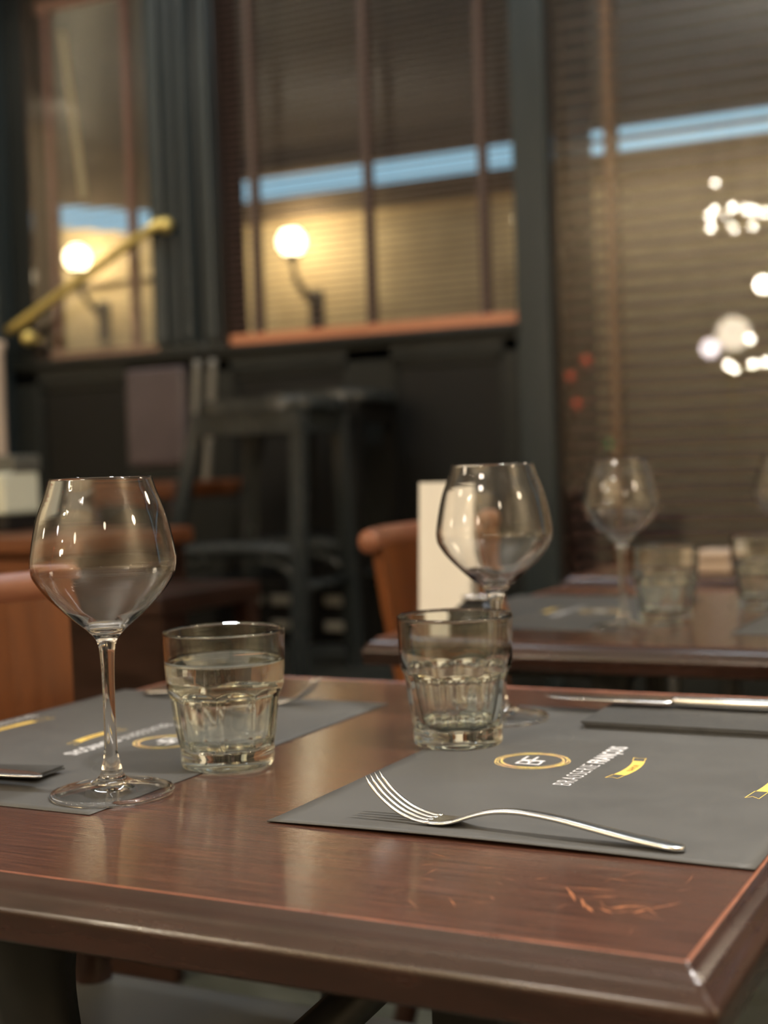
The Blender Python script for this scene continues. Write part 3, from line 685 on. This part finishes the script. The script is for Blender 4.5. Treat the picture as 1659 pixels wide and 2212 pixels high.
def lift2(u, w_):   # front edge of the near right mat stands off the table a little
    e = max(0.0, (-0.1825 - u) / 0.02)
    return 0.0020 * min(1, e) ** 1.5 * (0.25 + 0.75 * math.sin(PI * min(1, max(0, (0.141 - w_) / 0.26))))
placemat(-0.292, 0.8925, ZT + 0.0002, PI / 2, 'charcoal placemat under the near fork with gold ring emblem', lift2)
placemat(-0.686, 0.8700, ZT + 0.0002, -PI / 2, 'charcoal placemat behind the nearest wine glass at the left')
placemat(-0.646, 1.8000, ZT + 0.0002, -PI / 2, 'charcoal placemat on the second table left of its wine glass')
placemat(-0.232, 1.8000, ZT + 0.0002, PI / 2, 'charcoal placemat cut by the right border on the second table')

# ================================================================== GLASSES
OUT = [(0.0325, 0.2036), (0.0352, 0.1949), (0.0402, 0.1820), (0.0434, 0.1692), (0.0458, 0.1563), (0.04655, 0.1499), (0.0462, 0.1450), (0.0447, 0.1400), (0.0384, 0.1306), (0.0293, 0.1210), (0.0203, 0.1126), (0.0125, 0.1062), (0.0074, 0.1005), (0.0053, 0.0950), (0.0046, 0.0890), (0.0041, 0.0780), (0.0039, 0.0600), (0.0040, 0.0400), (0.0046, 0.0260), (0.0060, 0.0186), (0.0078, 0.0125), (0.0120, 0.0090), (0.0200, 0.0062), (0.0300, 0.0041), (0.0380, 0.0029), (0.0397, 0.0018), (0.0394, 0.0003), (0.0380, 0.0), (0.0300, 0.0012), (0.0200, 0.0029), (0.0120, 0.0043), (0.0, 0.0052)]
def inner_wall():
    D = smooth_prof(OUT[:12], 5); inn = []
    for k, (r, z) in enumerate(D):
        a, b = D[max(0, k - 1)], D[min(len(D) - 1, k + 1)]
        tx, tz = b[0] - a[0], b[1] - a[1]; l = math.hypot(tx, tz); nx, nz = tz / l, -tx / l      # towards the axis
        t = 0.00075 + 0.0007 * max(0.0, min(1.0, (0.150 - z) / 0.035)) + 0.0010 * max(0.0, min(1.0, (0.118 - z) / 0.01))
        q = (r + nx * t, z + nz * t)
        if q[0] < 0.010: break
        inn.append(q)
    inn = inn[::-1]; r0, z0 = inn[0]
    inn[-1] = (inn[-1][0], 0.2036)
    return [(0.0, z0 - 0.0022), (r0 * 0.35, z0 - 0.0019), (r0 * 0.7, z0 - 0.0011)] + inn
INN = inner_wall()
def goblet(loc, label, group=None):
    t = thing('wine_glass', loc, label, 'wine glass', 0, group)
    prof = smooth_prof(INN[:5], 4)[:-1] + INN[4:] + [(0.0321, 0.20395)] + smooth_prof(OUT, 4)
    o = lathe('glass_body', prof, M['glass'], t, 96)
    o.data.materials.append(M['thin_glass'])
    for p in o.data.polygons:
        c = p.center
        if c.z < 0.0088 and 0.0135 < math.hypot(c.x, c.y) < 0.0372: p.material_index = 1
    return t
g1 = goblet((-0.5658, 0.717, ZT + 0.0008), 'empty wine glass nearest the camera, tall at the left')
def again(src, loc, label, rz=0.0):
    c = copy_tree(src); c.location = loc; c['label'] = label; c.rotation_euler = (0, 0, rz); return c
again(g1, (-0.4262, 1.0347, ZT + 0.0008), 'empty wine glass in front of the cream card, behind the dry tumbler')
again(g1, (-0.506, 1.6295, ZT + 0.0008), 'blurred wine glass on the second table left of its tumbler')
again(g1, (-0.372, 1.96, ZT + 0.0008), 'blurred wine glass cut off by the right border of the photo')

NF = 9
def rround(z):
    P = [(0.0, 0.0316), (0.0015, 0.0326), (0.012, 0.0328), (0.0132, 0.0322), (0.0150, 0.0336), (0.030, 0.0372), (0.044, 0.0396), (0.052, 0.0404), (0.060, 0.0410), (0.0635, 0.0414), (0.070, 0.0419), (0.0944, 0.0425)]
    for (a, ra), (b, rb) in zip(P, P[1:]):
        if z <= b: return ra + (rb - ra) * (z - a) / (b - a)
    return P[-1][1]
def tumbler(loc, label, rz, water=None):
    t = thing('tumbler', loc, label, 'tumbler', rz)
    def rout(z, a):
        r = rround(z)
        th = (a % (2 * PI / NF)) - PI / NF
        ap = 0.0318 + 0.0046 * min(1, max(0, (z - 0.014) / 0.036)) ** 0.8 if z < 0.050 else 0.0364
        z0, R_ = 0.0465, 0.011
        d = ap if z < z0 else (ap + R_ - math.sqrt(max(0, R_ ** 2 - (z - z0) ** 2)) if z - z0 < R_ else 1)
        if z < 0.0135: return r
        return min(r, d / math.cos(th) * 1.0)
    zo = [0.0944 - 0.0012, 0.092, 0.088, 0.08, 0.072, 0.066, 0.0625] + [0.0610 - 0.0007 * k for k in range(22)] + [0.044, 0.040, 0.035, 0.030, 0.025, 0.020, 0.017, 0.0155, 0.0145, 0.0138, 0.0132, 0.0126, 0.012, 0.009, 0.005, 0.0022, 0.0008, 0.0]
    inner = [(0.0, 0.0125), (0.018, 0.0127), (0.0255, 0.0140), (0.0290, 0.0172), (0.0312, 0.0235), (0.0334, 0.033), (0.0354, 0.044), (0.0368, 0.052), (0.0384, 0.060), (0.0396, 0.068), (0.0401, 0.080), (0.0405, 0.0925), (0.0408, 0.0940)]
    prof = [(r, z, 0) for r, z in smooth_prof(inner, 3)] + [(0.0416, 0.09475, 0), (0.0423, 0.0943, 0)] + [(rround(z), z, 1) for z in zo] + [(0.027, 0.0004, 0), (0.024, 0.0022, 0), (0.0, 0.0028, 0)]
    p2 = [(r, z) for r, z, _ in prof]
    def rad(r, z, a, k):
        if prof[k][2]: return rout(z, a)
        if k < 36 and 0.016 < z < 0.064:    # the inside echoes the facets
            th = (a % (2 * PI / NF)) - PI / NF
            return r * (1 + 0.004 * (1 - 2 * math.cos(th * NF / 2) ** 2) * min(1, (z - 0.016) / 0.01, (0.064 - z) / 0.006))
        return r
    lathe('glass_body', p2, M['tumblerglass'], t, 162, radial=rad)
    if water:
        wi = [(r, z) for r, z in smooth_prof(inner, 3) if z < water]
        rl = wi[-1][0]
        wi = [(max(0, r + (0.00006 if r > 0 else 0)), z - 0.00004) for r, z in wi]
        lathe('water', wi + [(rl + 0.0003, water + 0.0012), (rl - 0.0012, water + 0.0001), (rl - 0.004, water), (0.0, water)], M['water'], t, 96,
              radial=lambda r, z, a, k: r * (1 + (0.004 * (1 - 2 * math.cos(((a % (2 * PI / NF)) - PI / NF) * NF / 2) ** 2) * min(1, (z - 0.016) / 0.01, (0.064 - z) / 0.006) if 0.016 < z < 0.064 and k < len(wi) else 0)))
    return t
tumbler((-0.5437, 0.8188, ZT + 0.0008), 'ribbed tumbler holding water beside the nearest wine glass', 0.25, water=0.0735)
tb = tumbler((-0.4190, 0.9360, ZT + 0.0008), 'dry ribbed tumbler on the corner of the near right placemat', 0.62)
again(tb, (-0.4739, 1.6974, ZT + 0.0008), 'blurred ribbed tumbler beside the wine glass on the second table', 0.3)
again(tb, (-0.392, 1.885, ZT + 0.0008), 'blurred ribbed tumbler at the right border on the second table', 0.1)

# ================================================================== CUTLERY
def loft(bm, secs, nn=12, cap=True):
    """sections: (centre Vector, half width, half thickness, tilt of x-z tangent); long axis X, superellipse section"""
    rings = []
    for c, hw, ht, ta in secs:
        up = Vector((-math.sin(ta), 0, math.cos(ta))); rr = []
        for k in range(nn):
            a = 2 * PI * k / nn; ca, sa = math.cos(a), math.sin(a)
            y = hw * (1 if ca >= 0 else -1) * abs(ca) ** 0.6; h = ht * (1 if sa >= 0 else -1) * abs(sa) ** 0.6
            rr.append(bm.verts.new(Vector(c) + Vector((0, y, 0)) + up * h))
        rings.append(rr)
    for A, B in zip(rings, rings[1:]):
        for k in range(nn): bm.faces.new((A[k], A[(k + 1) % nn], B[(k + 1) % nn], B[k]))
    if cap: bm.faces.new(rings[0][::-1]); bm.faces.new(rings[-1])
FP = [(-0.1000, 0.0237), (-0.0965, 0.0185), (-0.0890, 0.0118), (-0.0790, 0.0055), (-0.0680, 0.0020), (-0.0560, 0.0008), (-0.0450, 0.0018), (-0.0340, 0.0055), (-0.0230, 0.0086), (-0.0120, 0.0102), (0.0, 0.0105), (0.0180, 0.0094), (0.0400, 0.0066), (0.0640, 0.0036), (0.0860, 0.0017), (0.0905, 0.0014)]
def fz(x):
    P = FP
    for i in range(len(P) - 1):
        if x <= P[i + 1][0]:
            p0, p1, p2, p3 = P[max(0, i - 1)], P[i], P[i + 1], P[min(len(P) - 1, i + 2)]
            t = max(0.0, (x - p1[0]) / (p2[0] - p1[0])); d = p2[0] - p1[0]
            m1 = (p2[1] - p0[1]) / (p2[0] - p0[0] + 1e-9) * d; m2 = (p3[1] - p1[1]) / (p3[0] - p1[0] + 1e-9) * d
            return (2 * t ** 3 - 3 * t * t + 1) * p1[1] + (t ** 3 - 2 * t * t + t) * m1 + (-2 * t ** 3 + 3 * t * t) * p2[1] + (t ** 3 - t * t) * m2
    return P[-1][1]
def ftan(x): return math.atan2(fz(x + 0.0008) - fz(x - 0.0008), 0.0016)
def lerp(P, x):
    for (a, va), (b, vb) in zip(P, P[1:]):
        if x <= b: return va + (vb - va) * (x - a) / (b - a)
    return P[-1][1]
def fork(loc, rz, label):
    t = thing('fork', loc, label, 'fork', rz)
    bm = bmesh.new()
    for q in (-1.5, -0.5, 0.5, 1.5):
        secs = []
        for k in range(16):
            x = -0.100 + (0.042) * k / 15
            hw = lerp([(-0.100, 0.0006), (-0.0985, 0.0011), (-0.085, 0.0014), (-0.058, 0.00175)], x); ht = lerp([(-0.100, 0.0004), (-0.095, 0.0007), (-0.058, 0.0011)], x)
            secs.append((Vector((x, q * lerp([(-0.100, 0.0050), (-0.058, 0.0056)], x), fz(x) + 0.0006)), hw, ht, ftan(x)))
        loft(bm, secs, 10)
    secs = []
    W_ = [(-0.0605, 0.0098), (-0.056, 0.0104), (-0.048, 0.0096), (-0.040, 0.0068), (-0.032, 0.0042), (-0.022, 0.0031), (-0.005, 0.0031), (0.02, 0.0040), (0.06, 0.0056), (0.082, 0.0062), (0.0875, 0.0052), (0.0900, 0.0032), (0.0908, 0.0012)]
    T_ = [(-0.0605, 0.0007), (-0.054, 0.0011), (-0.03, 0.0014), (0.0, 0.0016), (0.06, 0.0016), (0.088, 0.0015), (0.0908, 0.0012)]
    xs = [-0.0605 + (0.1513) * k / 60 for k in range(58)] + [0.0855, 0.0875, 0.0890, 0.0900, 0.0905, 0.0908]
    xs = sorted(xs)
    for x in xs: secs.append((Vector((x, 0, fz(x) + 0.0007)), lerp(W_, x), lerp(T_, x), ftan(x)))
    loft(bm, secs, 14)
    o = bmo('fork_body', bm, M['steel'], t, True)
    return t
# near fork: runs along X with the tines to -X
fk = fork((-0.2810, 0.7160, ZT + 0.0008), math.radians(-5.2), 'steel fork with raised tines lying on the near right placemat')
f2 = copy_tree(fk); f2.location = (-0.697, 1.046, ZT + 0.0008); f2.rotation_euler = (0, 0, PI - math.radians(3)); f2['label'] = 'steel fork at the back of the left placemat behind the water tumbler'
def knife(loc, rz, label, tilt=0.0):
    t = thing('table_knife', loc, label, 'knife', rz); t.rotation_euler = (0, tilt, rz)
    bm = bmesh.new()
    secs = [(Vector((x, 0, 0.005)), hw, ht, 0) for x, hw, ht in ((0.0, 0.005, 0.003), (0.004, 0.0062, 0.0038), (0.05, 0.0078, 0.0045), (0.095, 0.0082, 0.0046), (0.106, 0.0070, 0.004), (0.109, 0.004, 0.003))]
    loft(bm, secs, 14); bmo('handle', bm, M['steel'], t, True)
    bm = bmesh.new()
    secs = [(Vector((x, y, 0.0045)), hw, ht, 0) for x, y, hw, ht in ((-0.108, 0.004, 0.0008, 0.0004), (-0.104, 0.002, 0.0042, 0.0005), (-0.09, 0.0, 0.0080, 0.0007), (-0.05, 0.0, 0.0098, 0.0009), (-0.006, 0.0, 0.0098, 0.0010), (0.001, 0.0, 0.005, 0.0018), (0.004, 0, 0.004, 0.002))]
    loft(bm, secs, 10); bmo('blade', bm, M['steel'], t, True)
    return t
# folded paper napkins: three layers each
def napkin(loc, rz, label, lx, ly, layers, th=0.0010, curl=0.0):
    t = thing('folded_napkin', loc, label, 'napkin', rz)
    for i in range(layers):
        n = 14; vs_, fs = [], []
        ox, oy = -0.0015 * i, 0.001 * (i % 2)
        for s in (0, 1):
            for k in range(n + 1):
                u = k / n; x = lx * u + ox; z = i * th * 1.12 + (th if s else 0) + curl * max(0, (u - 0.35) / 0.65) ** 2 * (0.8 + 0.1 * i)
                vs_ += [(x, oy, z), (x, ly + oy, z)]
        o = 2 * (n + 1)
        for k in range(n):
            a = 2 * k; fs += [(a, a + 1, a + 3, a + 2), (o + a, o + a + 2, o + a + 3, o + a + 1), (a, a + 2, o + a + 2, o + a), (a + 1, o + a + 1, o + a + 3, a + 3)]
        fs += [(0, o, o + 1, 1), (2 * n, 2 * n + 1, o + 2 * n + 1, o + 2 * n)]
        pd('napkin_layer', vs_, fs, M['napkin'], t)
    return t
napkin((-0.3465, 1.012, ZT + 0.0010), math.radians(0.5), 'thick folded charcoal napkin on the back of the near right placemat', 0.19, 0.085, 4, th=0.0012)
knife((-0.300, 1.088, ZT + 0.0066), math.radians(1.0), 'steel knife laid across the thick folded charcoal napkin')
napkin((-0.815, 0.714, ZT + 0.0010), math.radians(4), 'folded charcoal napkin with lifted corner at the far left edge', 0.180, 0.030, 2, curl=0.003)
kn = knife((-0.728, 0.7075, ZT + 0.0042), PI + math.radians(5), 'steel knife whose tip shows at the far left edge')

# ================================================================== CARD, MILL, POT
cd = thing('menu_card', (-0.7365, 1.628, ZT + 0.0004), 'blank cream folded card standing upright on the second table', 'card', math.radians(8))
for s in (-1, 1):
    pd('card_leaf', [(-0.034, 0.0, 0.182), (0.034, 0.0, 0.182), (0.034, s * 0.020, 0.0), (-0.034, s * 0.020, 0.0), (-0.034, s * 0.0006, 0.182), (0.034, s * 0.0006, 0.182), (0.034, s * 0.0206, 0.0), (-0.034, s * 0.0206, 0.0)],
       [(0, 1, 2, 3), (7, 6, 5, 4), (0, 4, 5, 1), (2, 6, 7, 3), (0, 3, 7, 4), (1, 5, 6, 2)], M['paper'], cd)
pm = thing('pepper_mill', (-0.722, 1.735, ZT + 0.0004), 'wooden pepper mill seen through the wine glass beside the cream card', 'pepper mill')
lathe('body', smooth_prof([(0.0, 0.0), (0.022, 0.0), (0.023, 0.006), (0.018, 0.022), (0.0135, 0.050), (0.0135, 0.075), (0.017, 0.088), (0.015, 0.094)], 4) + [(0, 0.094)], M['millwood'], pm, 32)
lathe('collar_ring', [(0, 0.0935), (0.0155, 0.0935), (0.0158, 0.0965), (0, 0.0965)], M['steel'], pm, 32)
lathe('head', [(0, 0.0965)] + smooth_prof([(0.0135, 0.0970), (0.0125, 0.108), (0.0125, 0.118), (0.0155, 0.126), (0.0158, 0.134), (0.011, 0.141), (0.0, 0.1435)], 4), M['millwood'], pm, 32)
bp_ = thing('condiment_pot', (-0.668, 1.560, ZT + 0.0004), 'black round pot with metal rim in front of the cream card', 'pot')
lathe('pot_body', smooth_prof([(0.0, 0.0), (0.034, 0.0), (0.038, 0.006), (0.038, 0.014), (0.034, 0.022), (0.024, 0.032), (0.017, 0.038), (0.015, 0.041)], 4) + [(0, 0.041)], M['black'], bp_, 40)
lathe('rim', [(0, 0.0405), (0.0175, 0.0405), (0.019, 0.0425), (0.0185, 0.0445), (0.012, 0.046), (0, 0.046)], M['steel'], bp_, 32)
bc = thing('folded_cloth', (-0.615, 2.56, ZT - 0.0095), 'beige folded cloth on the farthest table by the wide blind', 'cloth')
box('lower_fold', (-0.035, -0.05, 0.0), (0.035, 0.05, 0.022), M['beigecloth'], bc, 0.008, 3)
box('upper_fold', (-0.033, -0.048, 0.0225), (0.032, 0.045, 0.042), M['beigecloth'], bc, 0.008, 3)

# ================================================================== LAMPS BEHIND THE CAMERA (seen mirrored in the right window)
def ball(r): return [(0, -r)] + [(r * math.sin(PI * k / 10), -r * math.cos(PI * k / 10)) for k in range(1, 10)] + [(0, r)]
def chandelier(loc, label, bulbs, r, mb, arm=0.16, drop=None, name='chandelier', cat='chandelier'):
    t = thing(name, loc, label, cat)
    h = (3.3 - loc[2]) if drop is None else drop
    if h < 0: lathe('foot', [(0, h), (0.13, h), (0.13, h + 0.015), (0.03, h + 0.03), (0, h + 0.03)], M['brass'], t, 24)
    sweep('stem', [(0, 0, 0.02 if h > 0 else -0.02), (0, 0, h)], 0.008, M['brass'], t, 10, n=1)
    lathe('hub', ball(0.03), M['brass'], t, 16)
    for x, y, z in bulbs:
        a = sweep('arm', [(0, 0, 0), (x * 0.5, y * 0.5, z - 0.05), (x, y, z - 0.02)], 0.006, M['brass'], t, 8)
        lathe('bulb', ball(r), mb, t, 16, loc=(x, y, z + r))
    return t
R2 = random.Random(5)
chandelier((-2.17, -1.8, 2.56), 'brass chandelier with white bulbs mirrored in the upper right window',
           [(-0.16, 0.0, 0.02), (-0.10, 0.10, 0.04), (-0.05, -0.10, 0.0), (0.02, 0.08, 0.05), (0.08, -0.06, 0.05), (0.15, 0.05, 0.02), (0.22, 0.0, 0.0), (-0.14, 0.05, -0.07), (0.0, -0.02, -0.08), (0.13, -0.02, -0.07)], 0.020, M['bulb'])
chandelier((-2.20, -1.8, 1.62), 'brass floor lamp with white bulbs mirrored in the lower right window',
           [(-0.02, 0.0, -0.07), (0.02, 0.0, -0.10), (0.16, 0.06, -0.08), (0.24, 0.0, -0.07), (0.115, -0.05, 0.10)], 0.022, M['bulb'], drop=-1.62, name='floor_lamp', cat='lamp')
def pendant(loc, label, r, mb, name='pendant_lamp'):
    t = thing(name, loc, label, 'lamp')
    lathe('globe', ball(r), mb, t, 20); lathe('cap', [(0, 0), (r * 0.5, 0), (r * 0.4, 0.02), (0, 0.025)], M['brass'], t, 16, loc=(0, 0, r * 0.93))
    sweep('cord', [(0, 0, r), (0, 0, 3.3 - loc[2])], 0.003, M['iron'], t, 6, n=1)
    return t
pendant((-1.813, -1.0, 2.008), 'white globe pendant mirrored right of centre in the right window', 0.046, M['bulb'])
pendant((-2.152, -1.0, 1.632), 'pinkish white globe pendant mirrored low in the right window', 0.058, M['bulb_cool'])
pendant((-2.096, -1.0, 2.671), 'small yellow pendant mirrored above the brass chandelier', 0.014, M['bulb'])
for i, (x, z, l) in enumerate(((-3.246, 1.67, 'highest'), (-3.37, 1.56, 'leftmost'), (-3.324, 1.36, 'lowest'))):
    pendant((x, -1.8, z), '%s of three small red lamps mirrored beside the dark pillar' % l, 0.03, M['redlamp'])
pendant((-3.826, -1.8, 3.0), 'red lamp mirrored high in the middle window', 0.03, M['redlamp'])
pendant((-3.09, -1.8, 1.06), 'tiny green lamp mirrored above the blurred wine glass', 0.016, M['greenlamp'])

# light through the glassware (refractive caustics reach what it stands on)
for o in bpy.data.objects:
    if o.name.split('.')[0] in ('glass_body', 'water'): o.cycles.is_caustics_caster = True
    if o.name.split('.')[0] in ('paper_sheet', 'tabletop'): o.cycles.is_caustics_receiver = True
for l in ('table_pendant', 'ceiling_spot'): bpy.data.lights[l].cycles.is_caustics_light = True
